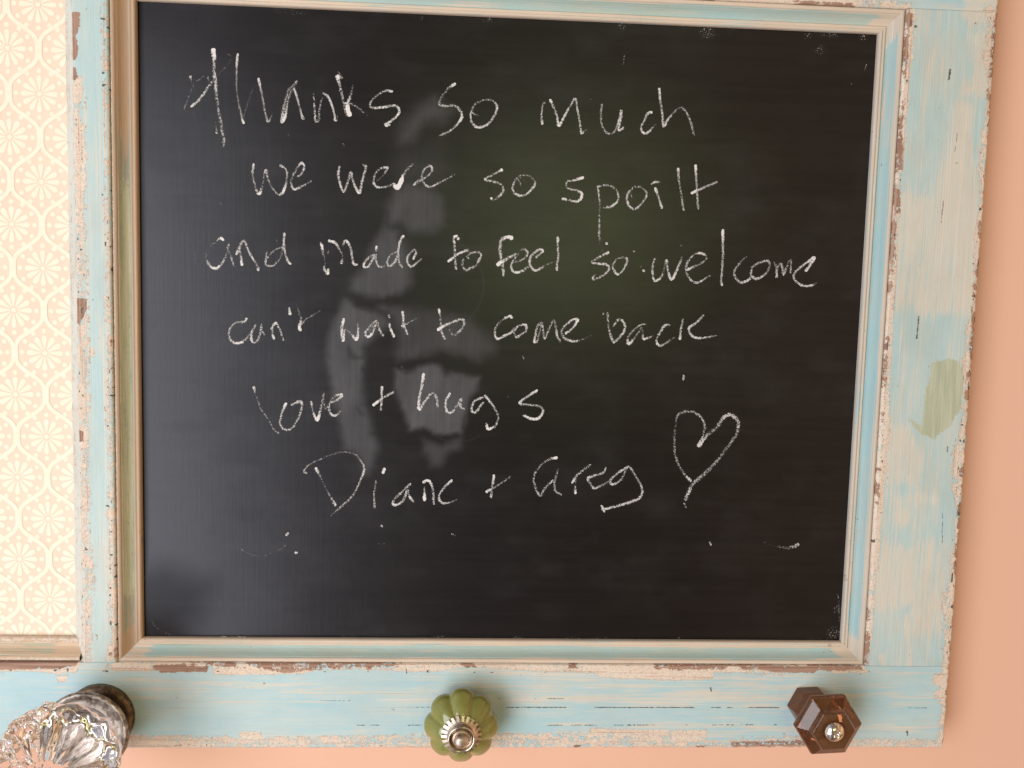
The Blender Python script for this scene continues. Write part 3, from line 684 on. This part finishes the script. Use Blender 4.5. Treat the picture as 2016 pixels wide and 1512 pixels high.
LINES['and made to feel so welcome'] = """
# and
C 322,172,1.1 298,155,1.1 270,180,.5 240,200,.5 200,245,.4 185,310,.6 215,375,.85 260,398,1.1 310,360,.8 350,280,.5 365,205,.75 | 355,230,.5 385,310,.65 405,378,.75 | 108,270,.15 100,330,.3 150,390,.18
C 428,285,1 445,230,.75 485,180,.9 515,240,.75 550,310,.85 590,370,.6 600,410,1 | 450,240,.6 462,300,.75 470,370,1.2 | 470,200,.5 440,270,.9
C 800,232,.85 750,240,.6 690,290,.65 660,330,.75 665,372,.8 720,372,.75 770,320,.5 795,245,.6 | 808,120,.9 803,200,.85 815,280,.75 835,340,.95 855,362,.95 | 668,265,.6 660,330,.7 | 748,178,.4 752,184,.4
# made
C 1090,190,.4 1103,215,1.2 1115,280,.65 1130,350,.5 1122,400,.75 1150,438,1.2 1155,405,.85 | 1160,255,.4 1150,290,.4 1155,284,.4 | 1160,178,1.1 1210,195,.95 1245,250,.7 1270,310,.5 1260,355,1
C 1265,220,.5 1295,178,1 1330,230,.85 1345,310,.75 1355,360,.95 1382,368,.85
C 1538,225,1.1 1535,255,.6 | 1535,290,.75 1490,300,.75 1445,345,.85 1440,385,1.1 1475,380,.85 1510,320,.85 1528,290,.65 1535,340,.75 1560,385,.75 1605,375,.5
C 1752,140,1.2 1735,160,.9 1720,200,.9 1710,280,.85 1715,340,.75 1740,385,.75 | 1705,265,.75 1650,290,.65 1620,350,.75 1645,378,.85 1690,335,.85 1710,270,.7
C 1830,320,1 1850,275,.75 1842,250,.75 1800,280,.75 1780,330,.85 1808,382,.85 1850,360,.75 1895,320,.6
# to
D 265,205,1 262,185,.8 240,175,1.1 215,195,.85 228,270,.75 230,350,.75 235,440,.7 240,500,.9 | 165,425,1.1 240,370,.95 300,335,.9 358,315,.9
D 365,395,.75 348,375,.6 400,338,.75 470,340,.75 487,370,.85 455,440,.75 430,475,.6 385,492,.85 340,512,.75 305,470,.75 310,410,.65
# feel
D 795,195,1.3 760,185,1.1 705,200,.85 682,250,.85 680,340,.85 690,420,.75 708,500,.75 712,560,.75 | 655,457,1.3 730,410,.9 830,355,.75 ~7
D 870,320,.4 920,305,.75 950,350,.85 900,410,.65 830,430,.6 | 860,345,.6 800,440,.75 790,500,.85 830,535,1.1 900,520,.85 960,480,.6
D 1035,385,.85 1075,350,.7 1102,320,1.1 1060,312,.85 990,370,.85 970,440,.85 1000,500,.85 1045,515,.95 1120,470,.65 1220,430,.3
D 1250,190,1 1250,280,.75 1255,370,.75 1245,450,.75 1240,510,1
# so
E 272,310,1.1 215,340,.75 140,385,.75 200,400,.85 265,410,.85 277,445,.75 235,490,.75 170,520,.65 145,518,.85 165,490,.5 | 258,238,1.1 262,244,1
E 355,352,.6 310,400,.75 320,455,.85 350,485,.9 395,440,.75 422,370,.85 390,350,.65 355,355,.65 | 476,302,.8 482,304,.6 | 529,424,.6 531,428,.5 | 550,452,.9 556,460,.9 | 850,254,.4 853,258,.3
# welcome
E 640,358,.65 622,430,.75 632,520,.85 655,535,.9 695,500,.7 720,430,.5 735,370,.8 745,450,.75 775,525,1.1 820,440,.85 858,348,.6
E 898,447,1 950,425,.75 1020,390,.6 1052,350,.5 1015,318,1.1 960,325,.65 905,380,.75 888,450,.75 920,520,.75 970,550,.85 1030,525,.7 1100,480,.3
E 1180,133,1.3 1182,220,.85 1182,330,.85 1175,440,.75 1168,520,.75 1173,570,.85
E 1370,345,.5 1310,400,.65 1270,470,.75 1300,535,.85 1345,548,.95 1392,522,.85 1410,490,.5
E 1410,430,.75 1470,390,.75 1540,378,.85 1552,420,.65 1520,480,.75 1450,520,.85 1408,492,.85 1412,430,.7
E 1580,380,.5 1605,430,.65 1607,510,.9 1612,440,.65 1640,400,.75 1655,440,.75 1662,487,.85 1690,420,.65 1720,370,.6 1718,470,.75
E 1838,455,1.1 1870,415,.95 1906,350,1.2 1850,390,.9 1770,450,.75 1740,500,.85 1770,550,.85 1830,577,.9 1885,572,.85 1922,552,.4
"""
LINES["can't wait to come back"] = """
# can't
C 507,795,1 485,820,.9 420,830,.65 378,870,.75 365,930,.75 395,980,.85 445,990,1.1 500,960,.75 545,900,.5
C 575,848,.6 550,900,.75 545,962,.9 578,985,.75 610,930,.75 628,842,.65 620,880,.5 648,920,.75 | 600,950,.5 608,965,.5
C 702,875,.8 738,830,.95 770,880,.65 798,965,.75 | 715,875,.5 712,910,.7 722,952,1.1
C 845,713,.9 852,762,1.1 | 905,690,.25 922,745,.5 940,800,.65 925,862,1.3 935,888,1 | 930,850,.9 980,800,.55 1030,770,.5 1098,728,.35
# wait
C 1278,798,1.2 1263,860,1 1262,920,.9 1273,970,1.1 1285,885,.65 1330,910,.65 1378,962,1.2 1392,890,.75 1388,828,.45
C 1540,812,.75 1495,845,.75 1448,912,.8 1472,942,1 1510,900,.85 1540,820,.65 1560,880,.75 1588,932,.75 | 1525,830,.6 1480,900,.5
C 1640,838,.75 1655,890,1 1677,937,1 | 1637,770,.75 1641,785,.75
C 1745,743,1.1 1750,800,.9 1755,850,.85 1782,920,.75 | 1740,855,1 1790,830,.6 1860,788,.4
# to
D 72,903,1.1 85,980,.65 90,1060,.65 97,1130,.75 128,1192,.85 | 60,1107,1.3 130,1060,1 210,1030,.75 300,1000,.85 324,1030,.85 305,1090,.75 250,1140,.75 210,1155,.65 178,1108,.5
# come
D 797,985,1.2 770,970,.9 710,1000,.65 650,1060,.65 625,1120,.75 648,1195,1 700,1175,.85 780,1135,.85 825,1085,.6
D 835,1088,.65 870,1060,.75 930,1058,1 938,1110,.75 890,1150,.75 842,1177,.75 815,1130,.65 838,1085,.6
D 1062,1045,.7 1040,1100,.75 1025,1170,.75 1018,1220,1.1 1045,1222,.75 1070,1130,.5 1090,1040,.9 1105,1120,.65 1120,1190,.75 1170,1080,.65 1212,1008,.6 1230,1080,.75 1245,1170,.85 1278,1222,.6
D 1330,1142,1 1385,1100,.75 1447,1008,1.2 1390,1010,.85 1310,1080,.75 1288,1130,.75 1320,1190,.75 1400,1220,.9 1500,1200,.4 1582,1165,.3
# back
E 234,796,.6 236,800,.6 | 265,793,.75 270,870,.65 285,950,.75 312,1017,.9 345,1000,.75 395,940,.85 402,880,.85 360,840,.75 312,890,.75
E 570,878,.5 520,890,.65 450,950,.65 425,1000,.75 432,1037,1.1 480,990,.65 535,910,.55 545,950,.5 555,997,1 630,970,.4
E 757,886,.7 722,890,.9 680,950,.75 655,1000,.75 665,1040,1 700,1045,.75 797,985,.5
E 865,843,.65 850,910,.75 840,997,1 | 1025,810,.75 970,870,.85 915,905,.9 915,940,.75 940,975,1 1000,990,.85 1132,970,.5
# 
E 868,1290,1 865,1318,.9 ~5
"""
LINES['love + hugs'] = """
# love
F 123,193,1.1 135,240,.55 165,320,.55 210,390,.55 250,455,.55 278,475,.65 ~5
F 320,292,1.2 295,350,.75 285,415,.75 310,450,.85 360,440,.75 400,370,.75 417,305,.75 405,280,1 355,300,.75
F 475,283,.95 485,340,.65 510,393,1.3 530,330,.75 553,225,.5 | 545,250,.5 560,320,.6 580,300,.5
F 590,288,.75 640,265,.75 662,240,1.1 620,245,.75 585,300,.65 590,350,.85 620,367,.9 662,335,.4
# plus
F 905,193,.95 905,260,.85 898,330,.75 | 853,302,1.3 910,260,.85 973,223,.75
# hugs
F 1160,113,1.2 1150,180,.9 1135,250,.9 1132,327,1.1 1165,285,.75 1212,230,.75 1240,260,.75 1245,308,.75 ~6
F 1320,232,1 1295,280,.85 1303,342,.95 1340,340,.75 1387,265,.75 1385,310,.8 1410,328,.6
F 1520,255,.9 1470,280,.75 1452,330,.9 1475,345,.9 1525,285,.7 | 1535,245,.9 1560,275,.9 1592,320,.75 1616,380,.65 1595,430,.75 1555,447,1.2 1542,415,.7
F 1852,213,1.1 1800,245,.85 1745,290,.9 1800,300,.75 1870,310,.75 1888,340,.85 1865,380,1.1 1820,387,1.1 1772,365,.9
# 
F 1672,250,.6 1680,254,.4 | 1908,212,.3 1914,214,.3 | 1765,12,.6 1768,18,.5 ~4
"""
LINES['Diane + Greg'] = """
# Diane
F 445,718,.8 428,703,.75 470,660,.55 560,620,.5 660,590,.5 740,603,.55 785,655,.65 797,700,.9 770,770,.75 730,850,.7 670,910,.7 595,975,.5 ~5
F 503,688,1.1 540,760,.5 580,840,.5 622,914,.95
F 870,768,.65 858,840,.6 862,928,.75 | 922,690,1.2 912,715,1.2
F 1078,783,.9 1030,830,.75 980,880,.75 980,912,1.1 1030,890,.75 1062,820,.85 1068,845,.7 1080,870,.95 1098,892,.7
F 1158,772,1 1190,763,1.1 1215,810,.75 1222,905,.8 | 1165,800,.4 1165,882,1.5
F 1332,762,1 1290,800,.75 1257,850,.75 1262,890,.9 1300,900,.75 1362,880,.4
# plus
F 1590,732,1.1 1580,800,.75 1572,865,.75 | 1543,832,1.1 1600,800,.65 1688,740,.5
# Greg
G 522,537,1.3 480,545,.75 430,580,.55 390,640,.65 395,700,.65 425,757,.75 460,705,.65 500,672,.9 | 528,608,.5 510,680,.7 515,730,.75 547,752,.65
G 613,682,1.1 640,640,.75 718,578,.65 | 635,655,.5 630,700,.5 630,744,1.2
G 808,595,.8 790,625,.7 705,655,.9 720,690,.7 738,713,.9 790,695,.65 845,660,.4
G 932,592,.9 880,625,.8 835,668,.75 850,692,.9 900,660,.65 937,588,.75 980,640,.65 1017,710,.8 1010,765,.9 950,795,.9 860,822,.85 788,838,1 | 783,818,1 800,850,.9
"""
HEART = """
G 1348,468,1.2 1375,410,.65 1385,350,.65 1360,295,.65 1310,268,.65 1260,270,.65 1228,290,.65 1215,350,.4 1208,430,.55 1212,510,.65 1230,570,.65 1265,630,.65 1303,672,.9 ~6
G 1350,468,1.1 1400,405,.65 1455,360,.65 1500,298,.9 1540,288,.85 1578,325,.75 1575,390,.65 1540,445,.62 1460,550,.62 1380,630,.6 1320,685,.7 1290,740,.85 1272,785,.65 ~7.5
G 1575,400,.5 1520,470,.5 1440,580,.5 1370,650,.5 1310,700,.6 ~6
G 1266,803,.7 1276,826,.6 ~4
"""
STRAY = """
H 880,352,1 892,340,1.1 | 935,460,1.1 946,459,1.1 | 1459,294,1 1465,299,1 | 1886,340,.7 1910,353,.6 | 1444,404,.35 1448,406,.3 | 1476,401,.35 1480,403,.3 | 611,438,.7 614,444,.6 ~5
H 560,370,.15 575,400,.3 612,440,.35 680,474,.45 740,478,.45 800,455,.35 850,435,.5 875,415,.6 | 692,195,.5 695,200,.5 ~3.2
H 62,872,.35 72,895,.45 100,925,.5 135,945,.5 180,960,.7 ~3
G 1414,1028,1 1420,1045,1.1 | 1294,945,.4 1297,950,.4 | 1733,350,.4 1736,358,.4 ~4
G 1735,1030,.2 1800,1052,.35 1860,1062,.65 1900,1055,.8 1927,1043,1 ~8
P 1645,1168,.5 1650,1176,.6 1651,1222,.5 | 1699,71,.9 1702,73,.9 | 1704,128,.9 1702,140,.5 | 284,1136,.3 296,1137,.3 | 1675,165,.5 1676,168,.5 ~3
P 433,399,.5 436,402,.6 | 676,284,.7 679,288,.6 | 567,265,.5 569,268,.5 | 790,720,.4 792,724,.4 | 1029,701,.7 1031,706,.6 | 1030,703,.5 1032,705,.5 ~4
P 1216,245,.2 1500,250,.02 | 700,1256,.4 720,1256,.4 | 438,1252,.9 446,1252,.9 | 468,1252,.8 486,1253,.8 ~3
"""
def catmull(p):
    p = np.array(p, float)
    if len(p) < 3:
        return np.array([p[0] + (p[-1] - p[0]) * t for t in np.linspace(0, 1, 8)])
    q = np.vstack([2 * p[0] - p[1], p, 2 * p[-1] - p[-2]])
    out = []
    for i in range(1, len(q) - 2):
        a, b, c, d = q[i - 1], q[i], q[i + 1], q[i + 2]
        n = max(2, int(np.hypot(*(c - b)[:2]) / 1.6))
        for t in np.arange(n) / n:
            v = .5 * (2 * b + (c - a) * t + (2 * a - 5 * b + 4 * c - d) * t * t + (3 * b - a - 3 * c + d) * t ** 3)
            out.append(v)
    out.append(q[-2])
    return np.array(out)
def writing(name, text, y0, rng, gain=1.0):
    V, Fc, pr, ac = [], [], [], []
    k = 0
    for row in text.strip().splitlines():
        w = row.split(); win = WIN[w[0]]; width = 5.3
        if w[-1].startswith('~'): width = float(w[-1][1:]); w = w[:-1]
        for st in ' '.join(w[1:]).split('|'):
            pts = [tuple(float(q) for q in s.split(',')) for s in st.split()]
            pts = [(win[0] + a / win[2], win[1] + b / win[2], c) for a, b, c in pts]
            c = catmull(pts); n = len(c)
            c[:, :2] += (rng.random((n, 2)) - .5) * .5
            t = np.gradient(c[:, :2], axis=0); t /= np.linalg.norm(t, axis=1)[:, None] + 1e-9
            nrm = np.stack([-t[:, 1], t[:, 0]], 1)
            hw = width * .5 * (.82 + .28 * c[:, 2]) * (.86 + .28 * rng.random(n))
            # rounded ends
            ends = np.concatenate([c[:1, :2] - t[:1] * hw[0] * .6, c[-1:, :2] + t[-1:] * hw[-1] * .6])
            rows = np.vstack([ends[:1], c[:, :2], ends[1:]]); hw = np.concatenate([[hw[0] * .5], hw, [hw[-1] * .5]])
            nrm = np.vstack([nrm[:1], nrm, nrm[-1:]]); press = np.concatenate([c[:1, 2], c[:, 2], c[-1:, 2]])
            base = len(V)
            off = -(.00012 + .00003 * k)
            for i in range(len(rows)):
                for j, a in enumerate((-1, -.5, 0, .5, 1)):
                    q = rows[i] + nrm[i] * hw[i] * a
                    pt = P(q[0], q[1], 0.0); V.append((pt[0], y0 + off - .00002 * i / len(rows), pt[2]))
                    pr.append(press[i]); ac.append(a)
            for i in range(len(rows) - 1):
                for j in range(4):
                    b0 = base + i * 5 + j; Fc.append((b0, b0 + 1, b0 + 6, b0 + 5))
            k += 1
    return mesh_obj(name, V, Fc, CHALK, board, False, {'press': np.array(pr) * gain, 'across': np.array(ac)})
rng = np.random.default_rng(5)
stray = []
for phrase, text in LINES.items():
    chunks, cur = [], None
    for row in text.strip().splitlines():
        if row.startswith('#'): cur = [row[1:].strip(), []]; chunks.append(cur)
        else: cur[1].append(row)
    for word, rows in chunks:
        if not word: stray += rows; continue
        o = writing('chalk_lettering', '\n'.join(rows), 0.0, rng)
        o['label'] = 'white chalk handwriting of %s in the line %s' % (word, phrase)
o = writing('chalk_heart', HEART, 0.0, rng); o['label'] = 'heart outline drawn in white chalk beside the signature'
o = writing('chalk_marks', STRAY.strip() + '\n' + '\n'.join(stray), 0.0, rng, .78); o['kind'] = 'stuff'; o['label'] = 'stray white chalk dots and faint strokes on the board'

# ------------------------------------------------------------------ wallpaper
V = [(WPL - .001, WB, WPB - .001), (LX0 - .0055, WB, WPB - .001), (LX0 - .0055, WB, .001), (WPL - .001, WB, .001)]
F = [(0, 1, 2, 3)]; MI = [0]
x_lo, x_hi, z_lo, z_hi = WPL + .0003, LX0 - .0063, WPB + .0003, -.0003
yp = WB - .00008
o0 = P(79, 185, WB); o6 = P(97.5, 1180, WB)
PV = (o0[2] - o6[2]) / 6; XB = (o0[0] + o6[0]) / 2
XA = (P(17, 95, WB)[0] + P(36.9, 1100.8, WB)[0]) / 2
DX = XB - XA
U = .001 / 3.55                                            # one photo pixel at the wallpaper
def clip_add(pts, y):
    """convex polygon clipped to the opening"""
    P_ = [tuple(p) for p in pts]
    for ax, lim, sg in ((0, x_lo, 1), (0, x_hi, -1), (1, z_lo, 1), (1, z_hi, -1)):
        out = []
        for i in range(len(P_)):
            a, b = P_[i], P_[(i + 1) % len(P_)]
            ia, ib = sg * (a[ax] - lim) >= 0, sg * (b[ax] - lim) >= 0
            if ia: out.append(a)
            if ia != ib:
                t = (lim - a[ax]) / (b[ax] - a[ax]); out.append((a[0] + (b[0] - a[0]) * t, a[1] + (b[1] - a[1]) * t))
        P_ = out
        if len(P_) < 3: return
    b0 = len(V)
    V.extend((p[0], y, p[1]) for p in P_); F.append(tuple(range(b0, b0 + len(P_)))); MI.append(1)
def disc(x, z, r, y, n=14): clip_add([(x + r * math.cos(2 * math.pi * k / n), z + r * math.sin(2 * math.pi * k / n)) for k in range(n)], y)
rg = np.random.default_rng(3)
def flower(x, z):
    for k in range(12):
        a = math.radians(30 * k + 2 * (rg.random() - .5)); c, s = math.cos(a), math.sin(a)
        sh = [(7, 1.0), (12, 2.0), (20, 3.8), (27, 5.0), (31.5, 4.4), (34, 1.8), (34, -1.8), (31.5, -4.4), (27, -5.0), (20, -3.8), (12, -2.0), (7, -1.0)]
        clip_add([(x + (u * c - v * s) * U, z + (u * s + v * c) * U) for u, v in sh], yp - .00002 * (k % 2))
        disc(x + 42.5 * U * c, z + 42.5 * U * s, 4.6 * U, yp)
    disc(x, z, 4.6 * U, yp)
ncol = int((XB - WPL) / DX) + 2
for i in range(-2, ncol):
    xc = XB - i * DX
    for j in range(-2, 10):
        zc = o0[2] - (j + (.5 if i % 2 else 0)) * PV
        if x_lo - .02 < xc < x_hi + .02 and z_lo - .02 < zc < z_hi + .02: flower(xc, zc)
# ogee bands between neighbouring columns
for i in range(-2, ncol):
    xm = XB - (i + .5) * DX; sgn = 1 if i % 2 == 0 else -1
    amp = DX / 2 - 2.2 * U
    tt = np.arange(z_lo - .01, z_hi + .01, .0007)
    ph = (o0[2] - tt) / PV * 2 * math.pi
    cx = xm + sgn * -amp * (np.cos(ph) - .11 * np.cos(3 * ph)) / .89
    t = np.stack([np.gradient(cx), np.gradient(tt)], 1); t /= np.linalg.norm(t, axis=1)[:, None]
    n = np.stack([-t[:, 1], t[:, 0]], 1) * 4.0 * U
    for k in range(len(tt) - 1):
        a = np.array([cx[k], tt[k]]); b = np.array([cx[k + 1], tt[k + 1]])
        clip_add([a - n[k], b - n[k + 1], b + n[k + 1], a + n[k]], yp - .00006 - .00002 * (i % 2))
wp = mesh_obj('wallpaper_panel', V, F, [WPG, WPP], frame, False)
wp.data.polygons.foreach_set('material_index', np.array(MI, dtype=np.int32))
wp['label'] = 'peach wallpaper with cream daisies inside pointed ogee bands'

# ------------------------------------------------------------------ knobs
def axis_at(px, py, front):
    """x, z of a knob whose tip is seen at the pixel, 'front' metres before the frame face"""
    q = P(px, py, FACE - front); return float(q[0]), float(q[2])
def lathe(name, cx, cz, prof, mat, parent, n=64, mod=None, smooth=True, rot=0.0, cap=True):
    """prof: (height above face, radius); mod(theta, h, r, k) -> (dr, dh)"""
    th = np.arange(n) * 2 * math.pi / n + rot
    pr = np.array(prof, float)
    Vv = np.zeros((n, len(pr), 3))
    for k, (h, r) in enumerate(pr):
        dr, dh = mod(th - rot, h, r, k) if mod else (0, 0)
        R_ = r + dr
        Vv[:, k, 0] = cx + R_ * np.cos(th); Vv[:, k, 2] = cz + R_ * np.sin(th); Vv[:, k, 1] = FACE - (h + dh)
    fs = [tuple(f[::-1]) for f in grid_faces(n, len(pr), True)]
    vs = Vv.reshape(-1, 3).tolist()
    m = len(pr)
    if cap:
        fs.append(tuple(i * m + m - 1 for i in range(n))); fs.append(tuple(i * m for i in range(n))[::-1])
    o = mesh_obj(name, vs, fs, mat, parent, smooth)
    bm = bmesh.new(); bm.from_mesh(o.data); bmesh.ops.recalc_face_normals(bm, faces=bm.faces); bm.to_mesh(o.data); bm.free()
    return o
def curve(pts, n=8):
    p = np.array(pts, float); q = np.vstack([2 * p[0] - p[1], p, 2 * p[-1] - p[-2]]); out = []
    for i in range(1, len(q) - 2):
        a, b, c, d = q[i - 1:i + 3]
        for t in np.arange(n) / n:
            out.append(.5 * (2 * b + (c - a) * t + (2 * a - 5 * b + 4 * c - d) * t * t + (3 * b - a - 3 * c + d) * t ** 3))
    out.append(p[-1]); return np.array(out)
mm = .001

# clear pressed-glass knob
g = G('clear_pressed_glass'); g.set(col=(0.90, 0.85, 0.83), rough=.02, trans=1.0, ior=1.5)
GLASS = g.m
gx, gz = axis_at(111, 1507, .052)
def glass_mod(th, h, r, k):
    hh = h / mm
    side = sstep(34, 44, hh) * sstep(59, 53, hh)
    dr = -1.7 * mm * np.abs(np.cos(6 * th + .26)) * side
    fr = sstep(53, 59, hh) * sstep(.004, .012, r)
    dh = -2.4 * mm * np.abs(np.cos(6 * (th + math.pi / 12) + .26)) * fr
    dr = dr - 1.3 * mm * np.abs(np.cos(9 * th + .16 * hh) * np.cos(9 * th - .16 * hh)) * sstep(26, 34, hh) * sstep(60, 54, hh)
    dh = dh - 1.0 * mm * np.abs(np.cos(12 * th + r * 160) * np.cos(12 * th - r * 160)) * fr
    dr = dr - 1.2 * mm * np.abs(np.cos(12 * th)) * sstep(53, 56, hh) * sstep(63, 59, hh)
    low = sstep(46, 40, hh) * sstep(26, 31, hh)
    dr = dr - 1.8 * mm * np.abs(np.cos(6 * th + 1.83)) * low
    return dr, dh
gp = curve([(21.5, 15.5), (24, 16.2), (29, 18.6), (35, 23.2), (41, 28.0), (46, 31.0), (50.5, 31.8), (54.5, 30.4), (58, 26.4), (61.2, 20), (63.6, 13.5), (64.4, 11), (64.0, 8.5), (65.4, 7.5), (66.4, 4), (66.7, .3)], 6) * mm
glass = lathe('glass_knob', gx, gz, gp, GLASS, frame, 240, glass_mod)
glass['label'] = 'large clear fluted glass knob on a dark metal collar'
lathe('rose_plate', gx, gz, np.array([(-.2, 18.6), (2.2, 18.6), (3.6, 18.0), (4.4, 16.5), (4.6, 13), (4.6, 9)]) * mm, DARKMET, glass, 64)
lathe('shank', gx, gz, np.array([(4.5, 12.5), (7, 12), (13, 12.5), (16, 15)]) * mm, DARKMET, glass, 48)
lathe('collar', gx, gz, np.array([(15.6, 14), (16.6, 19), (17.6, 21.6), (19.2, 22.8), (20.4, 22.5), (21.0, 21.0), (20.6, 19.6), (20.4, 17.5), (21.2, 16.5), (21.2, 2)]) * mm, PEWTER, glass, 96)

# green ceramic melon knob
g = G('green_glazed_ceramic')
N = g.noise((60, 60, 60), 3, .6); 
g.set(col=g.mix(g.step(.35, .65, N), (0.195, 0.20, 0.044), (0.25, 0.245, 0.066)), rough=.16, spec=.5, coat=.4)
g.b.inputs['Coat Roughness'].default_value = .08
CERAMIC = g.m
cx_, cz_ = axis_at(908, 1463, .0345)
lobes = lambda th, h, r, k: (-.0025 * (1 - np.abs(np.cos(4 * (th - math.pi / 2)))) ** 1.35 * min(1, max(0, (r - .006) / .009)) , 0 * th)
cp = curve([(0.0, 8.0), (2.2, 8.6), (4.2, 11.2), (6.2, 15.2), (9.2, 18.4), (13, 20.5), (17, 20.0), (20.6, 17.0), (23.6, 13.4), (25.4, 9.4), (25.9, 4)], 6) * mm
cer = lathe('ceramic_knob', cx_, cz_, cp, CERAMIC, frame, 160, lobes)
cer['label'] = 'green glazed melon shaped ceramic knob with toothed metal washer'
teeth = lambda th, h, r, k: (np.where((np.sin(22 * th) > -.15), 0, -.0017) * (1 if k in (1, 2) else 0), 0 * th)
lathe('washer', cx_, cz_, np.array([(25.0, 6.0), (25.0, 10.8), (25.9, 10.8), (26.9, 7.8), (27.6, 7.0), (27.6, 3)]) * mm, BRASSY, cer, 264, teeth, False)
lathe('ferrule', cx_, cz_, np.array([(27.3, 6.6), (30.6, 7.1), (31.2, 7.0), (31.3, 6.6), (30.6, 6.2), (29.0, 5.9), (28.2, 5.4), (28.2, .5)]) * mm, CHROME, cer, 72)
lathe('screw', cx_, cz_, curve([(28.0, 4.9), (30.0, 4.9), (30.9, 4.5), (30.9, 3.9), (32.6, 3.8), (34.2, 3.2), (35.1, 2.0), (35.4, .2)], 5) * mm, BRASSY, cer, 48)

# brown glass hexagonal knob
g = G('amber_brown_glass')
g.set(col=(0.25, 0.095, 0.036), rough=.05, trans=.8, ior=1.5)
AMBER = g.m
hx, hz = axis_at(1648, 1447, .0335)
hp = np.array([(-.2, 11.4), (0.4, 12.0), (7.0, 11.6), (10.0, 9.4), (12.5, 9.2), (15, 11.5), (18.4, 17.6), (19.6, 19.0), (22.0, 19.1), (23.2, 18.4), (27.2, 12.8), (29.0, 12.2), (30.0, 11.4), (29.8, 8.6), (29.2, 5)]) * mm
amb = lathe('hexagonal_knob', hx, hz, hp, AMBER, frame, 6, None, False, math.radians(3))
for v in amb.data.vertices:                                 # it sits a little askew on its screw
    k = max(0.0, min(1.0, 1 - (FACE - (v.co.y + ROOT[1])) / .020))
    v.co.x -= .0034 * k; v.co.z += .0014 * k
amb['label'] = 'brown glass hexagonal knob with shiny cross head screw'
bm = bmesh.new(); bm.from_mesh(amb.data)
bmesh.ops.bevel(bm, geom=[e for e in bm.edges], offset=.0013, segments=3, affect='EDGES', profile=.5, clamp_overlap=True)
bm.to_mesh(amb.data); bm.free()
# screw head with a cross recess
n = 72; rr = np.linspace(0, 5.5, 16)
Vs, Fs = [], []
for r in rr:
    for k in range(n):
        a = 2 * math.pi * k / n; x, z = r * math.cos(a), r * math.sin(a)
        h = 29.5 + 4.0 * math.sqrt(max(0, 1 - (r / 5.7) ** 2))
        u, v = x * .82 + z * .57, -x * .57 + z * .82
        if (abs(u) < .5 and abs(v) < 2.1) or (abs(v) < .5 and abs(u) < 2.1): h -= 1.1
        Vs.append((hx + x * mm, FACE - h * mm, hz + z * mm))
for i in range(len(rr) - 1):
    for k in range(n):
        k2 = (k + 1) % n; Fs.append((i * n + k, (i + 1) * n + k, (i + 1) * n + k2, i * n + k2))
sc = mesh_obj('screw', Vs, Fs, CHROME, amb, True)
bm = bmesh.new(); bm.from_mesh(sc.data); bmesh.ops.remove_doubles(bm, verts=bm.verts, dist=1e-6); bmesh.ops.recalc_face_normals(bm, faces=bm.faces); bm.to_mesh(sc.data); bm.free()
